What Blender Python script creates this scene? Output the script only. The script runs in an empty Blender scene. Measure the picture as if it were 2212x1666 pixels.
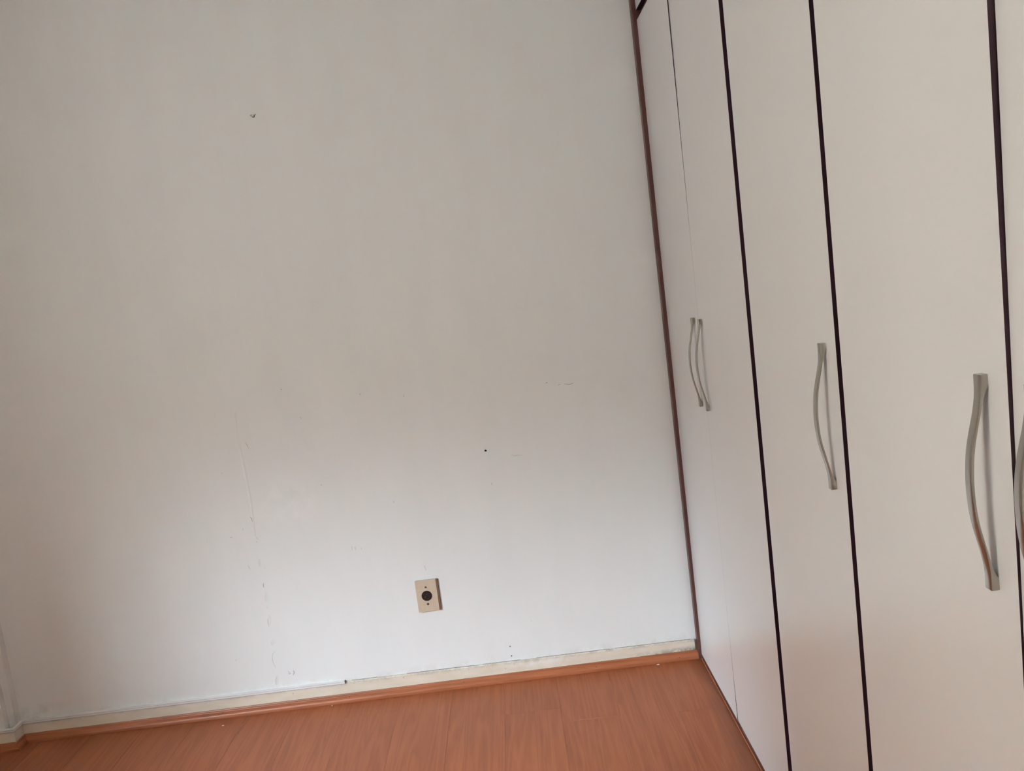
import bpy, bmesh, math, random
from mathutils import Vector, Matrix
random.seed(4)
SC = bpy.context.scene
COL = SC.collection

# ---------------------------------------------------------------- camera
# corner of back wall (Y=0), wardrobe door plane (X=0) and floor (Z=0) is the origin
cam_d = bpy.data.cameras.new('camera')
cam = bpy.data.objects.new('camera', cam_d); COL.objects.link(cam)
RIGHT = Vector((0.9921, -0.0145, -0.1242)); DOWN = Vector((-0.1251, -0.1222, -0.9846)); FWD = Vector((-0.0009, 0.9924, -0.123))
M = Matrix((( RIGHT.x, -DOWN.x, -FWD.x), (RIGHT.y, -DOWN.y, -FWD.y), (RIGHT.z, -DOWN.z, -FWD.z))).to_quaternion().to_matrix().to_4x4()
M.translation = Vector((-0.5618, -3.0, 1.4541))
cam.matrix_world = M
cam_d.sensor_fit = 'HORIZONTAL'; cam_d.sensor_width = 36.0
cam_d.lens = 36.0 * 1849.1 / 2212.0
cam_d.clip_start = 0.02
SC.camera = cam

# ---------------------------------------------------------------- sky and exposure
world = bpy.data.worlds.new('world'); SC.world = world; world.use_nodes = True
wn = world.node_tree; wn.nodes.clear()
wo = wn.nodes.new('ShaderNodeOutputWorld'); bg = wn.nodes.new('ShaderNodeBackground')
tc = wn.nodes.new('ShaderNodeTexCoord'); sx = wn.nodes.new('ShaderNodeSeparateXYZ'); rp = wn.nodes.new('ShaderNodeValToRGB')
mr = wn.nodes.new('ShaderNodeMapRange'); mr.inputs[1].default_value = -1; mr.inputs[2].default_value = 1
wn.links.new(tc.outputs['Generated'], sx.inputs[0]); wn.links.new(sx.outputs[2], mr.inputs[0]); wn.links.new(mr.outputs[0], rp.inputs[0])
els = rp.color_ramp.elements
els[0].position = 0.0; els[0].color = (0.085, 0.092, 0.095, 1)     # street and facades below the skyline
els[1].position = 1.0; els[1].color = (0.70, 0.84, 1.0, 1)         # pale blue sky
e = els.new(0.620); e.color = (0.095, 0.102, 0.105, 1)
e = els.new(0.680); e.color = (0.74, 0.87, 1.0, 1)
wn.links.new(rp.outputs[0], bg.inputs[0]); bg.inputs[1].default_value = 140
wn.links.new(bg.outputs[0], wo.inputs[0])

WX = -2.80                       # left wall with the window
WY0, WY1, WZ0, WZ1 = -3.60, -2.05, 0.95, 2.1
DIFF_Y = -2.67                     # the curtain added for soft light covers the window up to here
pl = bpy.data.lights.new('window_portal', 'AREA'); pl.shape = 'RECTANGLE'; pl.size = WY1 - WY0; pl.size_y = WZ1 - WZ0
po = bpy.data.objects.new('window_portal', pl); COL.objects.link(po)
po.location = (WX - .38 + .01, (WY0 + WY1) / 2, (WZ0 + WZ1) / 2)
po.rotation_euler = (math.radians(90), 0, math.radians(-90))
pl.cycles.is_portal = True

vs = SC.view_settings
vs.view_transform = 'Standard'; vs.look = 'None'; vs.gamma = 1.0; vs.use_curve_mapping = False
vs.exposure = 0.0
SC.cycles.max_bounces = 8; SC.cycles.diffuse_bounces = 6; SC.cycles.glossy_bounces = 3; SC.cycles.caustics_reflective = False; SC.cycles.caustics_refractive = False
SC.cycles.use_adaptive_sampling = True; SC.cycles.adaptive_threshold = 0.1; SC.cycles.adaptive_min_samples = 16
SC.cycles.use_denoising = True

# ---------------------------------------------------------------- materials
MATS = {}
class NT:
    def __init__(s, name):
        s.m = bpy.data.materials.new(name); s.m.use_nodes = True; s.t = s.m.node_tree
        s.b = s.t.nodes['Principled BSDF']; MATS[name] = s.m
    def n(s, typ, **kw):
        nd = s.t.nodes.new(typ)
        for k, v in kw.items():
            if k.startswith('i_'): nd.inputs[k[2:].replace('_', ' ')].default_value = v
            else: setattr(nd, k, v)
        return nd
    def l(s, a, b): s.t.links.new(a, b)
    def noise(s, vec, scale, detail=4, rough=.55, dist=0):
        nd = s.n('ShaderNodeTexNoise'); nd.inputs['Scale'].default_value = scale; nd.inputs['Detail'].default_value = detail
        nd.inputs['Roughness'].default_value = rough; nd.inputs['Distortion'].default_value = dist
        if vec is not None: s.l(vec, nd.inputs['Vector'])
        return nd.outputs['Fac']
    def ramp(s, fac, stops, interp='LINEAR'):
        nd = s.n('ShaderNodeValToRGB'); cr = nd.color_ramp; cr.interpolation = interp
        while len(cr.elements) < len(stops): cr.elements.new(.5)
        for el, (p, c) in zip(cr.elements, stops):
            el.position = p; el.color = (c, c, c, 1) if isinstance(c, (int, float)) else (*c, 1)
        s.l(fac, nd.inputs[0]); return nd.outputs[0]
    def mix(s, fac, a, b, mode='MIX'):
        nd = s.n('ShaderNodeMix', data_type='RGBA', blend_type=mode)
        for v, sock in ((fac, nd.inputs[0]), (a, nd.inputs[6]), (b, nd.inputs[7])):
            if isinstance(v, (int, float)): sock.default_value = v
            elif isinstance(v, tuple): sock.default_value = (*v, 1)
            else: s.l(v, sock)
        return nd.outputs[2]
    def math(s, op, a, b=0.0, clamp=False):
        nd = s.n('ShaderNodeMath', operation=op); nd.use_clamp = clamp
        for v, sock in ((a, nd.inputs[0]), (b, nd.inputs[1])):
            if isinstance(v, (int, float)): sock.default_value = v
            else: s.l(v, sock)
        return nd.outputs[0]
    def coord(s, kind='Object'): return s.n('ShaderNodeTexCoord').outputs[kind]
    def pos(s): return s.n('ShaderNodeNewGeometry').outputs['Position']
    def sep(s, v):
        nd = s.n('ShaderNodeSeparateXYZ'); s.l(v, nd.inputs[0]); return nd.outputs
    def mapping(s, vec, scale=(1,1,1), loc=(0,0,0)):
        nd = s.n('ShaderNodeMapping'); nd.inputs['Scale'].default_value = scale; nd.inputs['Location'].default_value = loc
        s.l(vec, nd.inputs[0]); return nd.outputs[0]
    def bump(s, h, strength, dist=0.001):
        nd = s.n('ShaderNodeBump'); nd.inputs['Strength'].default_value = strength; nd.inputs['Distance'].default_value = dist
        s.l(h, nd.inputs['Height']); s.l(nd.outputs[0], s.b.inputs['Normal'])
    def out(s, col=None, rough=.5, metal=0.0, spec=None):
        if col is not None:
            if isinstance(col, tuple): s.b.inputs['Base Color'].default_value = (*col, 1)
            else: s.l(col, s.b.inputs['Base Color'])
        if isinstance(rough, (int, float)): s.b.inputs['Roughness'].default_value = rough
        else: s.l(rough, s.b.inputs['Roughness'])
        s.b.inputs['Metallic'].default_value = metal
        if spec is not None: s.b.inputs['Specular IOR Level'].default_value = spec
        return s.m
    def blob(s, p, centre, radii, soft=1.0):
        v = s.n('ShaderNodeVectorMath', operation='SUBTRACT'); s.l(p, v.inputs[0]); v.inputs[1].default_value = centre
        d = s.n('ShaderNodeVectorMath', operation='DIVIDE'); s.l(v.outputs[0], d.inputs[0]); d.inputs[1].default_value = radii
        ln = s.n('ShaderNodeVectorMath', operation='LENGTH'); s.l(d.outputs[0], ln.inputs[0])
        return s.ramp(ln.outputs['Value'], [(0.0, 1), (soft, 0)], 'EASE')

# painted plaster
t = NT('wall_paint'); p = t.pos()
strk = t.noise(t.mapping(p, (7, 7, 1.6)), 1.0, 5, .65)
col = t.ramp(strk, [(0.3, (.766, .788, .770)), (0.7, (.794, .816, .798))])
blot = t.noise(p, 16, 4, .7)
patch = t.math('MULTIPLY', t.blob(p, (-1.41, 0, .77), (.20, 1, .16)), t.ramp(blot, [(.35, 0), (.65, 1)]))
col = t.mix(t.math('MULTIPLY', patch, .75), col, (.86, .865, .855))
patch2 = t.math('MULTIPLY', t.blob(p, (-1.29, 0, .97), (.10, 1, .10)), t.ramp(blot, [(.4, 0), (.65, 1)]))
col = t.mix(t.math('MULTIPLY', patch2, .5), col, (.84, .845, .835))
st = t.math('MULTIPLY', t.blob(p, (-2.43, 0, .10), (.16, 1, .045)), t.ramp(blot, [(.42, 0), (.62, 1)]))
col = t.mix(t.math('MULTIPLY', st, .40), col, (.36, .31, .25))
low = t.math('MULTIPLY', t.ramp(t.sep(p)[2], [(.068, 1), (.10, 0)]), t.ramp(blot, [(.45, 0), (.75, 1)]))
col = t.mix(t.math('MULTIPLY', low, .5), col, (.45, .40, .33))
t.bump(t.noise(t.mapping(p, (30, 30, 11)), 1.0, 3, .65), .20, .0016)
t.out(col, .62, spec=.3)

t = NT('wall_paint_plain')
t.out(t.ramp(t.noise(t.pos(), 2, 1), [(.3, (.808, .824, .808)), (.7, (.828, .844, .828))]), .8, spec=.2)

t = NT('ceiling_paint'); p = t.pos()
t.out(t.ramp(t.noise(p, 2, 1), [(.3, (.835, .842, .828)), (.7, (.855, .862, .848))]), .8, spec=.2)

t = NT('paint_edge_and_shade'); t.out(t.ramp(t.noise(t.pos(), 90, 3), [(.3, (.10, .095, .09)), (.7, (.22, .21, .20))]), .9)  # chips, cracks and joints; also outlet and conduit-end shadows put in as colour
t = NT('paint_flake'); t.out(t.ramp(t.noise(t.pos(), 40, 4), [(.3, (.715, .735, .718)), (.7, (.765, .785, .768))]), .7, spec=.2)
t = NT('smudge'); t.out(t.ramp(t.noise(t.pos(), 60, 3), [(.3, (.36, .35, .33)), (.7, (.50, .49, .47))]), .9, spec=.1)
t = NT('hole_dark'); t.out(t.ramp(t.noise(t.pos(), 300, 3), [(.3, (.01, .009, .008)), (.7, (.03, .027, .024))]), .9)

# wardrobe laminates
t = NT('door_laminate'); p = t.pos()
c = t.ramp(t.noise(t.mapping(p, (2, 2, .6)), 1.3, 1), [(.3, (.652, .641, .628)), (.7, (.672, .661, .648))])
t.out(c, .30, spec=.8)
t = NT('edge_band'); t.out(t.ramp(t.noise(t.mapping(t.pos(), (40, 40, 3)), 2, 3), [(.3, (.030, .011, .018)), (.7, (.040, .015, .024))]), .5, spec=.25)
t = NT('mahogany'); p = t.pos()
c = t.ramp(t.noise(t.mapping(p, (60, 60, 2.5)), 1.6, 5, .6, .4), [(.3, (.085, .032, .026)), (.7, (.135, .055, .044))])
t.out(c, .42, spec=.4)
t = NT('satin_nickel'); p = t.coord('Object')
t.out((.45, .42, .375), t.ramp(t.noise(p, 30, 2), [(.3, .17), (.7, .24)]), 1.0)

# floor laminate
def wood(name, stops, rough, axis_scale, rnd=True, stain=False, spec=.4):
    t = NT(name); oc = t.coord('Object')
    if rnd:
        oi = t.n('ShaderNodeObjectInfo')
        cmb = t.n('ShaderNodeCombineXYZ')
        t.l(t.math('MULTIPLY', oi.outputs['Random'], 37.0), cmb.inputs[0]); t.l(t.math('MULTIPLY', oi.outputs['Random'], 91.0), cmb.inputs[1])
        ad = t.n('ShaderNodeVectorMath', operation='ADD'); t.l(oc, ad.inputs[0]); t.l(cmb.outputs[0], ad.inputs[1]); oc = ad.outputs[0]
    big = t.noise(t.mapping(oc, tuple(a * .16 for a in axis_scale)), 1.0, 3, .5, .6)
    rings = t.n('ShaderNodeTexWave', wave_type='BANDS', bands_direction='X', wave_profile='SIN')
    warp = t.n('ShaderNodeCombineXYZ'); t.l(t.math('MULTIPLY', big, 1.0), warp.inputs[0])
    t.l(warp.outputs[0], rings.inputs['Vector']); rings.inputs['Scale'].default_value = 4.5; rings.inputs['Distortion'].default_value = 0
    fib = t.noise(t.mapping(oc, axis_scale), 1.0, 6, .62, .15)
    fine = t.noise(t.mapping(oc, tuple(a * 4 for a in axis_scale)), 1.0, 3, .6)
    f = t.math('ADD', t.math('MULTIPLY', fib, .62), t.math('ADD', t.math('MULTIPLY', rings.outputs['Fac'], .16), t.math('MULTIPLY', fine, .22)))
    c = t.ramp(f, stops)
    if rnd:
        c = t.mix(t.math('MULTIPLY', oi.outputs['Random'], .14), c, stops[0][1])
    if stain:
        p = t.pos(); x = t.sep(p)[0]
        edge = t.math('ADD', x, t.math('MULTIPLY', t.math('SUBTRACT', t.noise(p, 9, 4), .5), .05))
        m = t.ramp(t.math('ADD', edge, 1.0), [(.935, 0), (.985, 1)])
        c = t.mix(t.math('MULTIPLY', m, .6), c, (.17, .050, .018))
    t.bump(fine, .06, .0003)
    t.out(c, t.ramp(fib, [(.3, rough - .05), (.7, rough + .07)]), spec=spec)
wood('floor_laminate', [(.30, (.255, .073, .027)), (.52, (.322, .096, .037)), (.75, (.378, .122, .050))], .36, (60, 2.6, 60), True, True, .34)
wood('moulding_laminate', [(.30, (.285, .088, .034)), (.55, (.36, .115, .046)), (.75, (.41, .138, .058))], .38, (3, 60, 60), False)
t = NT('floor_gap'); t.out(t.ramp(t.noise(t.pos(), 50, 2), [(.3, (.16, .05, .02)), (.7, (.20, .07, .03))]), .9)

t = NT('baseboard_paint'); p = t.pos()
c = t.ramp(t.noise(t.mapping(p, (5, 5, 20)), 2.0, 5), [(.3, (.66, .595, .475)), (.7, (.74, .68, .565))])
s_ = t.sep(p)
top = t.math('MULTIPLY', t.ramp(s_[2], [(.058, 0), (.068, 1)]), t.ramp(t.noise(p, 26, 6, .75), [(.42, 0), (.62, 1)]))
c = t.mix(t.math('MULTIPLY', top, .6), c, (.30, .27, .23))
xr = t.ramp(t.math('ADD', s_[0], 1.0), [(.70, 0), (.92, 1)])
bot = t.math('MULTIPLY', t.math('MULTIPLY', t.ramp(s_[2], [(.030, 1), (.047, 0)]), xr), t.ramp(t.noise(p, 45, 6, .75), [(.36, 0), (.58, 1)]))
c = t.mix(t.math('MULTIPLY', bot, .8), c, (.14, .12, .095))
whit = t.math('MULTIPLY', t.blob(p, (-.60, 0, .055), (.20, 1, .02)), t.ramp(t.noise(p, 30, 5, .7), [(.42, 0), (.55, 1)]))
c = t.mix(t.math('MULTIPLY', whit, .8), c, (.80, .785, .76))
spk = t.ramp(t.noise(p, 240, 2, .5), [(.70, 0), (.74, 1)])
c = t.mix(t.math('MULTIPLY', spk, .45), c, (.20, .17, .14))
t.bump(t.noise(p, 80, 5), .2, .001)
t.out(c, .6, spec=.3)
t = NT('conduit_pvc'); t.out(t.ramp(t.noise(t.pos(), 20, 4), [(.3, (.74, .73, .71)), (.7, (.80, .79, .77))]), .4, spec=.35)
t = NT('seam_shade_dark'); t.out(t.ramp(t.noise(t.pos(), 40, 4), [(.3, (.14, .13, .12)), (.7, (.30, .28, .26))]), .8)  # dark lid joint; also the shade painted under the conduit
t = NT('outlet_beige'); t.out(t.ramp(t.noise(t.pos(), 60, 4), [(.3, (.545, .445, .335)), (.7, (.585, .485, .37))]), .42, spec=.35)
t = NT('outlet_backbox'); t.out(t.ramp(t.noise(t.pos(), 60, 4), [(.3, (.42, .31, .23)), (.7, (.50, .39, .30))]), .6)
t = NT('socket_brown'); t.out(t.ramp(t.noise(t.pos(), 90, 3), [(.3, (.018, .010, .010)), (.7, (.026, .015, .014))]), .35, spec=.4)
t = NT('screw_metal'); t.out(t.ramp(t.noise(t.pos(), 300, 3), [(.3, (.30, .25, .19)), (.7, (.40, .34, .27))]), .4, metal=.8)
t = NT('screw_rusty'); t.out(t.ramp(t.noise(t.pos(), 300, 3), [(.3, (.06, .035, .02)), (.7, (.14, .09, .06))]), .6, metal=.5)
t = NT('window_aluminium'); t.out(t.ramp(t.noise(t.pos(), 20, 3), [(.3, (.62, .62, .62)), (.7, (.68, .68, .68))]), .4, metal=.6)

t = NT('facade_paint'); t.out(t.ramp(t.noise(t.pos(), .8, 5), [(.3, (.50, .43, .34)), (.7, (.56, .49, .40))]), .9, spec=.1)
t = NT('facade_glass'); t.out(t.ramp(t.noise(t.pos(), 2, 2), [(.3, (.05, .055, .06)), (.7, (.08, .085, .09))]), .15)
t = NT('diffuser_cloth'); c = t.ramp(t.noise(t.mapping(t.pos(), (400, 400, 400)), 1, 2), [(.3, (.68, .65, .60)), (.7, (.72, .69, .64))])
tr = t.n('ShaderNodeBsdfTranslucent'); df = t.n('ShaderNodeBsdfDiffuse'); mx = t.n('ShaderNodeMixShader'); mx.inputs[0].default_value = .92
t.l(c, tr.inputs[0]); t.l(c, df.inputs[0]); t.l(df.outputs[0], mx.inputs[1]); t.l(tr.outputs[0], mx.inputs[2])
t.l(mx.outputs[0], t.t.nodes['Material Output'].inputs['Surface'])

# ---------------------------------------------------------------- helpers
def link(name, me, mats, parent=None, loc=None):
    o = bpy.data.objects.new(name, me); COL.objects.link(o)
    for m in (mats if isinstance(mats, (list, tuple)) else [mats]): me.materials.append(MATS[m])
    if loc is not None: o.location = loc
    if parent is not None: o.parent = parent
    return o
def from_bm(name, bm, mats, parent=None, loc=None, smooth=False):
    bmesh.ops.recalc_face_normals(bm, faces=bm.faces)
    me = bpy.data.meshes.new(name); bm.to_mesh(me); bm.free()
    if smooth: me.polygons.foreach_set('use_smooth', [True] * len(me.polygons))
    return link(name, me, mats, parent, loc)
def box_bm(bm, x0, x1, y0, y1, z0, z1, bev=0.0, seg=1):
    r = bmesh.ops.create_cube(bm, size=1.0)
    for v in r['verts']:
        v.co = ((x0 + x1) / 2 + v.co.x * (x1 - x0), (y0 + y1) / 2 + v.co.y * (y1 - y0), (z0 + z1) / 2 + v.co.z * (z1 - z0))
    if bev:
        es = {e for v in r['verts'] for e in v.link_edges}
        bmesh.ops.bevel(bm, geom=list(es), offset=bev, segments=seg, affect='EDGES')
def box(name, x0, x1, y0, y1, z0, z1, mat, parent=None, bev=0.0, seg=1):
    bm = bmesh.new(); box_bm(bm, x0, x1, y0, y1, z0, z1, bev, seg)
    return from_bm(name, bm, mat, parent)
def structure(o, label, cat):
    o['kind'] = 'structure'; o['label'] = label; o['category'] = cat; return o
def empty(name, loc, label, cat, group=None):
    o = bpy.data.objects.new(name, None); COL.objects.link(o); o.location = loc; o.empty_display_size = .05
    o['label'] = label; o['category'] = cat
    if group: o['group'] = group
    return o
def child_of(o, parent):                      # parent while keeping world-space geometry (things placed at their base)
    o.parent = parent
    o.matrix_parent_inverse = Matrix.Translation(-Vector(parent.location))
    return o
def sweep(name, path, profile, mat, parent=None):
    """closed profile [(out, z)] swept along path [(x, y)] in plan, mitred; 'out' points to the room side (right of travel)"""
    n = len(path); rows = []
    for i, (x, y) in enumerate(path):
        pt = Vector((x, y))
        d0 = (pt - Vector(path[i - 1])).normalized() if i else None
        d1 = (Vector(path[i + 1]) - pt).normalized() if i < n - 1 else None
        n0 = Vector((d0.y, -d0.x)) if d0 else None; n1 = Vector((d1.y, -d1.x)) if d1 else None
        if n0 is None: m = n1
        elif n1 is None: m = n0
        else: m = (n0 + n1) / (1 + n0.dot(n1))
        rows.append([(x + m.x * o, y + m.y * o, z) for o, z in profile])
    bm = bmesh.new(); vr = [[bm.verts.new(c) for c in r] for r in rows]; k = len(profile)
    for a, b in zip(vr, vr[1:]):
        for j in range(k): bm.faces.new((a[j], a[(j + 1) % k], b[(j + 1) % k], b[j]))
    bm.faces.new(vr[0]); bm.faces.new(vr[-1][::-1])
    return from_bm(name, bm, mat, parent)

# ---------------------------------------------------------------- room shell
ROOM_Y = -3.95; ROOM_H = 2.72; ROOM_X1 = 0.62
wall_back = box('wall_back', WX - .2, ROOM_X1 + .15, 0.0, 0.15, -.1, ROOM_H + .1, 'wall_paint')
structure(wall_back, 'bare off-white painted back wall with scuffs and chipped paint', 'wall')
# drilled holes
HOLES = [(-1.3196, 2.1045, .0062), (-.687, .8615, .0050), (-.6913, .1253, .0032), (-.6904, .0885, .0030), (-.4417, 1.0760, .0018)]
bm = bmesh.new()
for x, z, r in HOLES:
    bmesh.ops.create_cone(bm, cap_ends=True, segments=14, radius1=r, radius2=r * .8, depth=.05,
                          matrix=Matrix.Translation((x, 0.0, z)) @ Matrix.Rotation(math.radians(-90), 4, 'X'))
cut = from_bm('hole_cutter', bm, 'hole_dark')
md = wall_back.modifiers.new('holes', 'BOOLEAN'); md.object = cut; md.operation = 'DIFFERENCE'; md.solver = 'EXACT'
dg = bpy.context.evaluated_depsgraph_get()
nm = bpy.data.meshes.new_from_object(wall_back.evaluated_get(dg)); wall_back.modifiers.clear(); wall_back.data = nm
bpy.data.objects.remove(cut)
if len(nm.materials) == 0: nm.materials.append(MATS['wall_paint'])
for x, z, r in HOLES:
    bm = bmesh.new(); bmesh.ops.create_cone(bm, cap_ends=True, segments=14, radius1=r * .95, radius2=r * .95, depth=.002)
    o = from_bm('hole_bottom', bm, 'hole_dark', wall_back); o.rotation_euler = (math.radians(90), 0, 0); o.location = (x, .0075 if r > .003 else .004, z)
# plastic anchor seated askew in the upper hole
bm = bmesh.new(); bmesh.ops.create_cone(bm, cap_ends=True, segments=12, radius1=.0036, radius2=.0032, depth=.012)
o = from_bm('wall_anchor', bm, 'paint_flake', wall_back); o.rotation_euler = (math.radians(80), 0, math.radians(8)); o.location = (-1.3212, .0045, 2.1055)

pilaster = None
bm = bmesh.new(); box_bm(bm, WX - .05, -2.511, -.055, .02, 0, ROOM_H)
bmesh.ops.bevel(bm, geom=[e for e in bm.edges if abs(e.verts[0].co.x + 2.511) < 1e-4 and abs(e.verts[1].co.x + 2.511) < 1e-4 and e.verts[0].co.y < -.05 and e.verts[1].co.y < -.05], offset=.024, segments=6, affect='EDGES')
pilaster = from_bm('pilaster', bm, 'wall_paint', wall_back)

def wall_with_opening(name):
    bm = bmesh.new(); x0, x1 = WX - .38, WX
    box_bm(bm, x0, x1, ROOM_Y - .15, WY0, -.1, ROOM_H + .1); box_bm(bm, x0, x1, WY1, 0.0, -.1, ROOM_H + .1)
    box_bm(bm, x0, x1, WY0, WY1, -.1, WZ0); box_bm(bm, x0, x1, WY0, WY1, WZ1, ROOM_H + .1)
    return from_bm(name, bm, 'wall_paint_plain')
structure(wall_with_opening('wall_left'), 'off-white side wall with the window opposite the wardrobe', 'wall')
structure(box('wall_right', ROOM_X1, ROOM_X1 + .15, ROOM_Y, 0.0, -.1, ROOM_H + .1, 'wall_paint_plain'), 'off-white wall behind the wardrobe', 'wall')
structure(box('wall_front', WX, ROOM_X1 + .15, ROOM_Y - .15, ROOM_Y, -.1, ROOM_H + .1, 'wall_paint_plain'), 'off-white wall behind the camera', 'wall')
structure(box('ceiling', WX, ROOM_X1, ROOM_Y, 0.0, ROOM_H, ROOM_H + .1, 'ceiling_paint'), 'plain off-white ceiling', 'ceiling')
bm = bmesh.new()
fx = WX - .15
for a in ((WY0, WY0 + .04, WZ0, WZ1), (WY1 - .04, WY1, WZ0, WZ1), (WY0 + .04, WY1 - .04, WZ0, WZ0 + .04), (WY0 + .04, WY1 - .04, WZ1 - .04, WZ1), ((WY0 + WY1) / 2 - .025, (WY0 + WY1) / 2 + .025, WZ0 + .04, WZ1 - .04)):
    box_bm(bm, fx - .03, fx + .03, a[0], a[1], a[2], a[3])
win = structure(from_bm('window_1', bm, 'window_aluminium'), 'aluminium sliding window frame in the side wall', 'window')

# unseen building added to shape the light: it hides the sky straight ahead
NBX, NBY = -9.0, -6.1
nb = structure(box('sky_blocker', NBX - 6, NBX, NBY, 14.0, -9.0, 9.0, 'facade_paint'), 'plain beige building added out of view to block part of the sky light', 'building')
wm = None
for fl in range(6):
    for k in range(6):
        y, z = NBY + 1.2 + k * 2.9, -8.0 + fl * 2.9
        if wm is None:
            o = box('facade_window', -.02, .04, -.6, .6, 0, 1.3, 'window_aluminium', nb, bev=.01); wm = o.data
            p_ = box('facade_pane', .041, .045, -.54, .54, .06, 1.24, 'facade_glass', o); pm = p_.data
        else:
            o = bpy.data.objects.new('facade_window', wm); COL.objects.link(o); o.parent = nb
            p_ = bpy.data.objects.new('facade_pane', pm); COL.objects.link(p_); p_.parent = o
        o.location = (NBX, y, z)

# curtain added out of view over the near window half, softening the light
bm = bmesh.new(); NF = 90; prev = None
for i in range(NF + 1):
    y = WY0 - .12 + (DIFF_Y - WY0 + .12) * i / NF; xo = WX + .055 + .022 * math.sin(i * 1.05) + .006 * math.sin(i * .37)
    cur = [bm.verts.new((xo, y, z)) for z in (WZ0 - .15, WZ1 + .12)]
    if prev: bm.faces.new((prev[0], cur[0], cur[1], prev[1]))
    prev = cur
cloth = from_bm('cloth', bm, 'diffuser_cloth', smooth=True)
diff_root = empty('diffuser', (WX + .055, (WY0 + DIFF_Y) / 2, WZ0 - .15), 'pale beige curtain cloth added over the window, out of view, to soften the light', 'diffuser')
child_of(cloth, diff_root)
bm = bmesh.new(); bmesh.ops.create_cone(bm, cap_ends=True, segments=12, radius1=.01, radius2=.01, depth=WY1 - WY0 + .4, matrix=Matrix.Translation((WX + .055, (WY0 + WY1) / 2, WZ1 + .13)) @ Matrix.Rotation(math.radians(90), 4, 'X'))
child_of(from_bm('diffuser_rod', bm, 'window_aluminium'), diff_root)
for y in (WY0 - .18, WY1 + .18): child_of(box('rod_bracket', WX, WX + .06, y - .01, y + .01, WZ1 + .115, WZ1 + .145, 'window_aluminium'), diff_root)

# ---------------------------------------------------------------- floor of laminate planks
floor = structure(box('floor', WX, ROOM_X1, ROOM_Y, 0.0, -.1, -.008, 'floor_gap'), 'reddish beech laminate floor of long planks', 'floor')
PW, PL, G = .1900, 1.19, .0002
def plank_mesh(w, l):
    bm = bmesh.new(); box_bm(bm, 0, w - G, 0, l - G, -.008, 0.0)
    tope = [e for e in bm.edges if all(v.co.z > -.001 for v in e.verts)]
    bmesh.ops.bevel(bm, geom=tope, offset=.00035, segments=1, affect='EDGES')
    bmesh.ops.recalc_face_normals(bm, faces=bm.faces)
    me = bpy.data.meshes.new('plank'); bm.to_mesh(me); bm.free(); me.materials.append(MATS['floor_laminate']); return me
cache = {}
x = -.728
while x > WX + .01: x -= PW
row = 0
while x < ROOM_X1 - .01:
    xa, xb = max(x, WX), min(x + PW, ROOM_X1)
    if abs(x + .538) < .02: off = -.3516
    else: off = -((row * .437 + .21) % PL)
    y1 = 0.0; y0 = off
    while y1 > ROOM_Y + .01:
        y0 = max(y0, ROOM_Y)
        key = (round(xb - xa, 3), round(y1 - y0, 3))
        if key not in cache: cache[key] = plank_mesh(*key)
        o = bpy.data.objects.new('plank', cache[key]); COL.objects.link(o); o.location = (xa, y0, 0); o.parent = floor
        y1 = y0; y0 -= PL
    x += PW; row += 1

# ---------------------------------------------------------------- baseboard, moulding
BT = .008
def board(path, h0, h1):
    prof = lambda h: [(0, 0), (BT, 0), (BT, h - .002), (BT - .002, h), (0, h)]
    o = sweep('baseboard', path, prof(h0), 'baseboard_paint')
    return o
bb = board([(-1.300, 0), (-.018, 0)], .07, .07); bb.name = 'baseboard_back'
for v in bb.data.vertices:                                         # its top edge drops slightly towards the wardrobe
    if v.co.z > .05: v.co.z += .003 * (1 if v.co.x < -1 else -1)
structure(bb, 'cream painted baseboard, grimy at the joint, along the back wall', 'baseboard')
b2 = sweep('baseboard_run', [(WX, -.055), (-2.511, -.055), (-2.511, 0), (-1.300, 0)], [(0, 0), (BT, 0), (BT, .0645), (BT - .002, .0660), (0, .0660)], 'baseboard_paint', bb)
for i, (x, z, r) in enumerate([(-.6842, .0598, .0016), (-.7184, .0463, .0018), (-1.0932, .0617, .0035), (-1.5033, .0535, .0035), (-.8529, .0610, .0015)]):
    bm = bmesh.new(); bmesh.ops.create_icosphere(bm, subdivisions=1, radius=r)
    for v in bm.verts: v.co.y *= .15; v.co.x *= .7
    from_bm('chip', bm, 'paint_edge_and_shade' if r < .003 else 'smudge', bb, (x, -BT, z))
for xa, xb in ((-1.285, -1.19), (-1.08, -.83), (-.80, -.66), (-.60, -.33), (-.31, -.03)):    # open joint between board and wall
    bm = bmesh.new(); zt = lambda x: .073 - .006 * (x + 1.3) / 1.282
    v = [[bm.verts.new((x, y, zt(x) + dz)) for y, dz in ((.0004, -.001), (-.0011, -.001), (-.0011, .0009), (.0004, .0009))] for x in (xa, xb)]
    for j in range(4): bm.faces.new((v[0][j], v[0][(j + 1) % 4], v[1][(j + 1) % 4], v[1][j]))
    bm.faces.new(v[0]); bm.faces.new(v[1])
    from_bm('joint_gap', bm, 'paint_edge_and_shade', bb)
MP = [(BT, 0), (.027, 0), (.0272, .004), (.0262, .0095), (.0235, .0140), (.0195, .0178), (.0160, .0205), (.0145, .0228), (.0140, .0260), (.0128, .0285), (BT, .0285)]
moulding = sweep('trim_1', [(WX, -.055), (-2.511, -.055), (-2.511, 0), (-.0105, 0)], MP, 'moulding_laminate')
structure(moulding, 'reddish wood quarter-round moulding where the floor meets the wall', 'moulding')
for (x, y, z) in [(-1.7654, -.0192, .0185), (-1.2973, -.0185, .019), (-.875, -.0172, .020), (-.3877, -.0215, .0165), (-.0809, -.0248, .0125)]:
    bm = bmesh.new(); bmesh.ops.create_icosphere(bm, subdivisions=1, radius=.0016)
    from_bm('nail_head', bm, 'hole_dark', moulding, (x, y, z))

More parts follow.
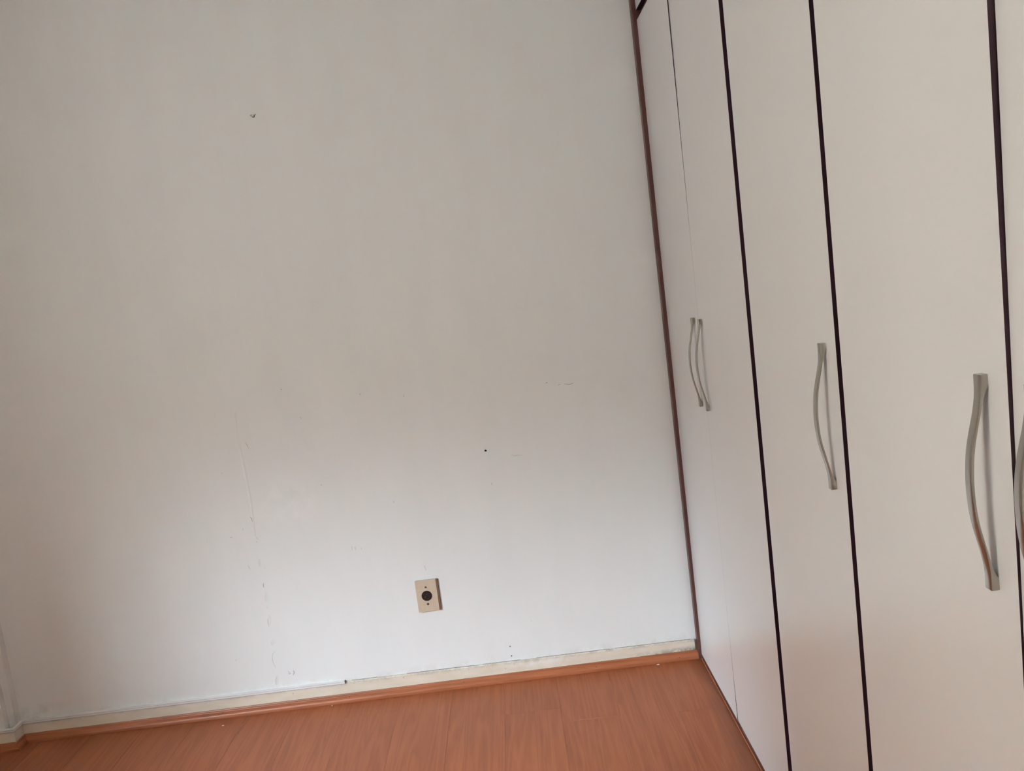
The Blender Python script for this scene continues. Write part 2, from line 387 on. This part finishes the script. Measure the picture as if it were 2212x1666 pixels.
structure(box('baseboard_left', WX, WX + BT, ROOM_Y, -.085, 0, .066, 'baseboard_paint'), 'cream painted baseboard under the window', 'baseboard')

# ---------------------------------------------------------------- cable conduit on top of the baseboard
C0, C1, CD = .0664, .0785, .011
cond = empty('cable_conduit', (-1.31, -.005, C0), 'thin white plastic cable conduit running along the top of the baseboard', 'conduit')
cpath = [(WX, -.055), (-2.511, -.055), (-2.511, 0), (-1.3095, 0)]
child_of(sweep('channel', cpath, [(0.0, C0 + .0012), (CD - .001, C0 + .0012), (CD - .001, C1 - .0046), (0, C1 - .0046)], 'conduit_pvc'), cond)
child_of(sweep('lid', cpath, [(0.0, C1 - .0034), (CD, C1 - .0034), (CD, C1 - .0008), (CD - .001, C1), (0, C1)], 'conduit_pvc'), cond)
child_of(sweep('lid_seam', cpath, [(0.0005, C1 - .0046), (CD - .0016, C1 - .0046), (CD - .0016, C1 - .0034), (0.0005, C1 - .0034)], 'seam_shade_dark'), cond)
child_of(sweep('bottom_shade', cpath, [(0.0005, C0), (CD - .0022, C0), (CD - .0022, C0 + .0012), (0.0005, C0 + .0012)], 'seam_shade_dark'), cond)  # dark strip standing in for the shade under the conduit
child_of(box('end_shadow', -1.3095, -1.3075, -CD + .002, 0, C0 + .001, C1 - .001, 'paint_edge_and_shade'), cond)  # dark end piece painting in the shadow at the conduit end

# ---------------------------------------------------------------- wall marks
def ribbon(name, pts, w, mat, thick=.0006, parent=wall_back):
    """thin tapered raised line on the back wall through (x, z) points"""
    P = [Vector((a, b)) for a, b in pts]
    fine = []
    for i in range(len(P) - 1):
        p0 = P[max(i - 1, 0)]; p1 = P[i]; p2 = P[i + 1]; p3 = P[min(i + 2, len(P) - 1)]
        for k in range(4):
            u = k / 4
            fine.append(.5 * ((2 * p1) + (-p0 + p2) * u + (2 * p0 - 5 * p1 + 4 * p2 - p3) * u * u + (-p0 + 3 * p1 - 3 * p2 + p3) * u ** 3))
    fine.append(P[-1]); n = len(fine)
    bm = bmesh.new(); rows = []
    for i, q in enumerate(fine):
        d = (fine[min(i + 1, n - 1)] - fine[max(i - 1, 0)]).normalized(); nn = Vector((-d.y, d.x))
        ww = w * (.25 + .75 * math.sin(math.pi * (i + .4) / (n - .2))) * random.uniform(.8, 1.15) * .5
        a, b = q + nn * ww, q - nn * ww
        rows.append((bm.verts.new((a.x, .0002, a.y)), bm.verts.new((q.x, -thick, q.y)), bm.verts.new((b.x, .0002, b.y))))
    for r0, r1 in zip(rows, rows[1:]):
        bm.faces.new((r0[0], r1[0], r1[1], r0[1])); bm.faces.new((r0[1], r1[1], r1[2], r0[2]))
    return from_bm(name, bm, mat, parent)
ARCS = {'a': [(-1.5537, .7301), (-1.5502, .721), (-1.5486, .71)], 'b': [(-1.5428, .6549), (-1.5428, .6492), (-1.539, .6444)], 'c': [(-1.5476, .6381), (-1.5468, .6349), (-1.5442, .6328)],
 'd': [(-1.5446, .481), (-1.5483, .4735), (-1.5469, .4636)], 'e': [(-1.546, .3578), (-1.5537, .3365), (-1.5522, .3139)], 'f': [(-1.5457, .266), (-1.5538, .2558), (-1.5525, .2422)],
 'g': [(-1.5443, .2208), (-1.5562, .2089), (-1.5599, .1935), (-1.5589, .1753), (-1.5526, .1555)], 'h': [(-1.5517, .129), (-1.5611, .1076), (-1.5611, .0884)],
 'i': [(-1.4915, .1383), (-1.4894, .1299), (-1.4943, .1205)], 'j': [(-1.5104, .139), (-1.507, .1331), (-1.5087, .1279), (-1.5046, .1264), (-1.503, .1308)]}
WID = {'a': .0020, 'b': .0014, 'c': .0014, 'd': .0024, 'e': .0016, 'f': .0010, 'g': .0016, 'h': .0018, 'i': .0024, 'j': .0020}
FAINT = 'efgh bc'
for k, v in ARCS.items(): ribbon('paint_crack', v, WID[k], 'smudge' if k in FAINT else 'paint_edge_and_shade')
OTH = [[(-.4037, 1.0634), (-.3936, 1.0655)], [(-.3804, 1.0654), (-.3662, 1.0603), (-.3459, 1.0644)], [(-.5989, .835), (-.5862, .83), (-.5728, .8308), (-.5598, .8283)],
 [(-.6805, .7434), (-.68, .7348)], [(-1.0377, .7227), (-1.0372, .7141)], [(-1.1009, 1.1221), (-1.0987, 1.1152)], [(-1.286, .8162), (-1.2835, .8108)], [(-1.21, .576), (-1.2109, .5588)],
 [(-1.1984, .5745), (-1.199, .559)], [(-1.1777, .5666), (-1.1773, .5579)], [(-.9621, .4706), (-.9564, .4506)], [(-1.5273, 1.0012), (-1.5184, .9748)], [(-1.5457, .9192), (-1.5509, .8775)],
 [(-1.3726, 1.1732), (-1.3702, 1.168)], [(-1.3218, 1.067), (-1.3166, 1.058)], [(-.946, 1.1008), (-.9492, 1.0895)], [(-1.6268, .9009), (-1.6306, .898)], [(-.6032, .2156), (-.6019, .2118)],
 [(-1.593, .5543), (-1.5887, .5471), (-1.5863, .5358)], [(-1.6905, .2085), (-1.6933, .2021)], [(-1.5872, .6933), (-1.5858, .6835)], [(-1.6387, .663), (-1.63, .664)]]
for i, v in enumerate(OTH): ribbon('scratch', v, .0028 if i in (0, 1, 3, 5, 13, 6) else .0018, 'smudge', .0004)
FL = [[(-1.5494, .5749), (-1.543, .5697), (-1.5444, .5479), (-1.549, .5375), (-1.5534, .5447), (-1.5535, .5601)], [(-1.5467, .4468), (-1.5394, .4392), (-1.5335, .4229), (-1.5404, .414), (-1.5489, .4063), (-1.5521, .4209)],
 [(-1.5517, .3942), (-1.5458, .3912), (-1.5443, .3821), (-1.5485, .3826)], [(-1.5374, .5492), (-1.5334, .5421), (-1.5297, .5284), (-1.535, .5326)], [(-1.5478, .2663), (-1.538, .2605), (-1.5422, .2476), (-1.5524, .2431), (-1.5538, .2558)],
 [(-1.5481, .3581), (-1.5387, .3502), (-1.5434, .3262), (-1.5521, .3148), (-1.5529, .3364)], [(-1.5525, .1291), (-1.5488, .1196), (-1.5539, .093), (-1.561, .0893), (-1.5603, .1075)]]
for poly in FL:                                                    # lifted flake: left rim stands off the wall
    cx = sum(p[0] for p in poly) / len(poly); cz = sum(p[1] for p in poly) / len(poly); hw = max(abs(p[0] - cx) for p in poly)
    bm = bmesh.new()
    top = [bm.verts.new((a, -.0004 - .0010 * max(0, (cx - a) / hw), b)) for a, b in poly]
    bot = [bm.verts.new((a, .0002, b)) for a, b in poly]
    c = bm.verts.new((cx, -.0006, cz)); n = len(poly)
    for i in range(n):
        bm.faces.new((top[i], top[(i + 1) % n], c)); bm.faces.new((bot[i], bot[(i + 1) % n], top[(i + 1) % n], top[i]))
    from_bm('paint_flake', bm, 'paint_flake', wall_back)
ribbon('plaster_ridge', [(-1.5453, 1.1122), (-1.5508, 1.0294), (-1.5484, .9534), (-1.5457, .8684), (-1.5436, .8), (-1.545, .7402), (-1.5472, .6544)], .016, 'wall_paint', .0011)
bm = bmesh.new()                                                   # smudge around the upper anchor hole
for dx, dz, r in ((-.0065, .0035, .0040), (.0075, .0042, .0034)):
    bmesh.ops.create_icosphere(bm, subdivisions=2, radius=r, matrix=Matrix.Translation((-1.3196 + dx, 0, 2.1045 + dz)) @ Matrix.Diagonal((1, .08, .8, 1)))
from_bm('hole_smudge', bm, 'smudge', wall_back)

# ---------------------------------------------------------------- power outlet
out = empty('power_outlet', (-.966, 0, .300), 'beige wall socket plate with one dark round socket', 'power outlet')
def plate(name, x0, x1, z0, z1, y0, y1, r, mat, bev):
    bm = bmesh.new(); box_bm(bm, x0, x1, y0, y1, z0, z1)
    bmesh.ops.bevel(bm, geom=[e for e in bm.edges if abs(e.verts[0].co.y - e.verts[1].co.y) > 1e-5], offset=r, segments=5, affect='EDGES')
    fr = [e for e in bm.edges if all(v.co.y < min(y0, y1) + 1e-5 for v in e.verts)]
    bmesh.ops.bevel(bm, geom=fr, offset=bev, segments=3, affect='EDGES')
    return child_of(from_bm(name, bm, mat), out)
mb = plate('mounting_box', -.9990, -.9215, .3015, .4185, -.0012, -.0070, .005, 'outlet_backbox', .0010)
mb['label'] = 'brownish back box edge showing beside the plate'
osh = plate('outlet_shadow', -.9980, -.9195, .3010, .4160, 0.0, -.0012, .003, 'paint_edge_and_shade', .0003)  # dark rim standing for the plate's shadow at right and below
cp = plate('cover_plate', -1.0025, -.9270, .3020, .4195, -.0070, -.0135, .0075, 'outlet_beige', .0020)
def disc(name, x, z, r, y0, y1, mat, seg=32, parent=out):
    bm = bmesh.new(); bmesh.ops.create_cone(bm, cap_ends=True, segments=seg, radius1=r, radius2=r, depth=abs(y1 - y0), matrix=Matrix.Translation((x, (y0 + y1) / 2, z)) @ Matrix.Rotation(math.radians(90), 4, 'X'))
    es = [e for e in bm.edges if all(v.co.y < min(y0, y1) + 1e-5 for v in e.verts)]
    bmesh.ops.bevel(bm, geom=es, offset=min(.0006, r * .2), segments=2, affect='EDGES')
    o = from_bm(name, bm, mat)
    return child_of(o, parent)
SX, SZ = -.9655, .3615
soc = disc('socket', SX, SZ, .0190, -.011, -.0152, 'socket_brown')
soc['label'] = 'dark brown round socket insert'
def sub(o): o.parent = soc; return o
for dx, dz in ((-.0012, .0095), (.0014, -.0078)):
    bm = bmesh.new(); bmesh.ops.create_cone(bm, cap_ends=True, segments=12, radius1=.0028, radius2=.0028, depth=.0012, matrix=Matrix.Translation((SX + dx, -.0153, SZ + dz)) @ Matrix.Rotation(math.radians(90), 4, 'X'))
    sub(from_bm('pin_hole', bm, 'hole_dark'))
    sub(box('contact', SX + dx + .0012, SX + dx + .0022, -.01625, -.0153, SZ + dz - .0036, SZ + dz - .0014, 'screw_metal'))
sub(box('flat_slot', SX - .0066, SX - .0050, -.01615, -.0150, SZ - .0046, SZ - .0018, 'screw_metal'))
for z, m in ((.3935, 'screw_metal'), (.3300, 'screw_rusty')):
    s_ = disc('screw', -.9655, z, .0042, -.0130, -.0146, m, 16)
    b_ = box('screw_slot', -.9688, -.9622, -.01485, -.0143, z - .0006, z + .0006, 'hole_dark')
    b_.parent = s_

# ---------------------------------------------------------------- wardrobe
WEND = -3.10; TH = .016; ZB, ZT = .018, 2.2500; UB, UT = 2.2810, 2.640; DEP = .58
ward = empty('wardrobe', (0.28, -1.55, 0), 'tall built-in wardrobe with off-white doors and dark brown carcass', 'wardrobe')
def wpart(o, label=None):
    child_of(o, ward)
    if label: o['label'] = label
    return o
# end panel standing proud of the doors against the back wall
bm = bmesh.new()
prof = [(-.0158, 2.66), (-.0100, 0.0)]
vs_ = []
for x, z in prof:
    vs_.append([bm.verts.new(c) for c in ((x + .0012, -.0300, z), (x, -.0288, z), (x, -.0005, z), (DEP, -.0005, z), (DEP, -.0300, z))])
for j in range(5): bm.faces.new((vs_[0][j], vs_[0][(j + 1) % 5], vs_[1][(j + 1) % 5], vs_[1][j]))
bm.faces.new(vs_[0]); bm.faces.new(vs_[1])
wpart(from_bm('end_panel', bm, 'mahogany'), 'reddish brown end panel against the back wall')
wpart(box('near_end_panel', 0.0, DEP, WEND - .018, WEND, 0, 2.66, 'mahogany'), 'brown end panel')
wpart(box('back_panel', DEP - .012, DEP, WEND, -.031, 0.02, 2.66, 'mahogany'))
wpart(box('top_panel', TH + .001, DEP - .012, WEND, -.031, 2.642, 2.66, 'mahogany'))
wpart(box('rail', TH + .0005, DEP - .012, WEND, -.031, 2.2500, 2.2810, 'mahogany'), 'brown rail between the tall doors and the upper doors')
wpart(box('base_panel', TH + .001, DEP - .012, WEND, -.031, .012, .040, 'mahogany'))
wpart(box('plinth', .0012, .030, WEND, -.031, 0.0, ZB - .002, 'mahogany', bev=.0015), 'thin reddish brown plinth under the doors')
wpart(box('lit_edge_strip', -.0030, .0010, WEND, -.031, 0.0, .0035, 'moulding_laminate', bev=.0010), 'thin strip coloured pale for the lit edge along the floor')  # paler strip paints the bright lit edge at the wardrobe base
GAP = [(-.0305, -.5033), (-.5037, -1.0091), (-1.0407, -1.5327), (-1.5521, -2.0361), (-2.0375, -2.5250), (-2.5270, WEND + .004)]
for y in (-1.0249, -1.5424, -2.0368, -2.526):
    wpart(box('divider', TH + .001, DEP - .012, y - .012, y + .012, .042, 2.248, 'mahogany'))

def interp(tab, t):
    for (a, x0), (b, x1) in zip(tab, tab[1:]):
        if t <= b: 
            u = (t - a) / (b - a)
            return x0 + (x1 - x0) * u
    return tab[-1][1]
WARP = {   # recess (m) of a door's far edge and near edge against height: the old doors are slightly twisted
    1: ([(0, .0018), (.16, .0006), (.30, 0), (1.45, 0), (1.8, .0012), (2.25, .0036)], [(0, 0), (3, 0)]),
    4: ([(0, 0), (.70, .0004), (1.06, .0030), (1.70, .0080), (2.25, .0105)], [(0, 0), (3, 0)])}
def door_mesh(y0, y1, z0, z1, warp, nz=18):
    bm = bmesh.new(); rows = []
    for i in range(nz + 1):
        z = z0 + (z1 - z0) * i / nz
        a = interp(warp[0], z) if warp else 0; b = interp(warp[1], z) if warp else 0
        rows.append([bm.verts.new(c) for c in ((a, y0, z), (b, y1, z), (b + TH, y1, z), (a + TH, y0, z))])
    for r0, r1 in zip(rows, rows[1:]):
        for j in range(4):
            f = bm.faces.new((r0[j], r0[(j + 1) % 4], r1[(j + 1) % 4], r1[j])); f.material_index = 1 if j in (1, 3) else 0
    f = bm.faces.new(rows[0]); f.material_index = 1
    f = bm.faces.new(rows[-1]); f.material_index = 1
    return bm

# bow handle: flat rectangular bar, solid feet, S-curved into a shallow arc
HO = [(0, .0104), (.06, .0104), (.11, .0113), (.18, .0146), (.25, .0192), (.32, .0234), (.40, .0262), (.5, .0274)]
HI = [(0, 0), (.05, 0), (.075, .0032), (.11, .0068), (.18, .0113), (.25, .0157), (.32, .0197), (.40, .0224), (.5, .0236)]
def cr(tab, t):
    t = min(t, 1 - t)
    xs = [a for a, _ in tab]
    i = max(k for k in range(len(tab) - 1) if xs[k] <= t + 1e-9)
    p1, p2 = tab[i][1], tab[i + 1][1]; h = xs[i + 1] - xs[i]
    m1 = (p2 - tab[i - 1][1]) / (xs[i + 1] - xs[i - 1]) if i else 0
    m2 = (tab[i + 2][1] - p1) / (xs[i + 2] - xs[i]) if i + 2 < len(tab) else 0
    u = (t - xs[i]) / h
    return (2*u**3-3*u*u+1)*p1 + (u**3-2*u*u+u)*h*m1 + (-2*u**3+3*u*u)*p2 + (u**3-u*u)*h*m2
HL, HW = .2692, .0142
def handle_mesh():
    bm = bmesh.new(); rows = []; N = 64; ch = .0013
    ts = sorted(set([i / N for i in range(N + 1)] + [.05, .95, .004, .996]))
    for t in ts:
        o = cr(HO, t); i_ = max(cr(HI, t), 0) if .05 < t < .95 else 0
        z = (t - .5) * HL; w = HW / 2
        end = .0006 if t in (0, 1) else 0
        o -= end; wz = w - end
        tk = min(ch, (o - i_) * .3)
        prof = [(-i_, -wz), (-o + tk, -wz), (-o + tk * .3, -wz + tk * .3), (-o, -wz + tk), (-o, wz - tk), (-o + tk * .3, wz - tk * .3), (-o + tk, wz), (-i_, wz)]
        rows.append([bm.verts.new((x, y, z)) for x, y in prof])
    for r0, r1 in zip(rows, rows[1:]):
        for j in range(8):
            f = bm.faces.new((r0[j], r0[(j + 1) % 8], r1[(j + 1) % 8], r1[j])); f.smooth = True
    bm.faces.new(rows[0]); bm.faces.new(rows[-1])
    bmesh.ops.recalc_face_normals(bm, faces=bm.faces)
    for e in bm.edges:
        if len(e.link_faces) == 2 and e.calc_face_angle(0) > math.radians(28): e.smooth = False
    me = bpy.data.meshes.new('handle'); bm.to_mesh(me); bm.free(); me.materials.append(MATS['satin_nickel']); return me
hm = handle_mesh()
HZ = (1.2721 + 1.0029) / 2
HY = [-.4490, -.5390, -1.4800, -1.9897, -2.0900, -3.030]
for i, (y0, y1) in enumerate(GAP):
    d = wpart(from_bm('door', door_mesh(y0, y1, ZB, ZT, WARP.get(i)), ['door_laminate', 'edge_band']))
    h = bpy.data.objects.new('handle', hm); COL.objects.link(h); h.location = (0, HY[i], HZ); h['label'] = 'satin nickel bow handle'
    h.parent = d                                                   # the door's own frame is the world frame
    wpart(from_bm('upper_door', door_mesh(y0, y1, UB, UT, None, 2), ['door_laminate', 'edge_band']))

# ---------------------------------------------------------------- paint crumbs on the floor
def crumb(loc, s, label):
    bm = bmesh.new(); bmesh.ops.create_icosphere(bm, subdivisions=2, radius=1)
    for v in bm.verts:
        k = random.uniform(.75, 1.2); v.co = Vector((v.co.x * s[0] * k, v.co.y * s[1] * k, max(v.co.z, -.6) * s[2]))
    zmin = min(v.co.z for v in bm.verts)
    for v in bm.verts: v.co.z -= zmin
    o = from_bm('paint_crumb', bm, 'conduit_pvc', None, loc)
    o['label'] = label; o['category'] = 'paint crumb'; o['group'] = 'paint crumbs on the floor'
crumb((-.1630, -.0330, 0), (.0055, .0026, .0016), 'small white paint crumb on the floor near the wardrobe corner')
crumb((-1.3620, -.0330, 0), (.0024, .0020, .0012), 'tiny white paint crumb at the moulding under the conduit end')
crumb((-1.7480, -.0800, 0), (.0042, .0030, .0008), 'flat pale paint crumb on the floor below the long conduit')
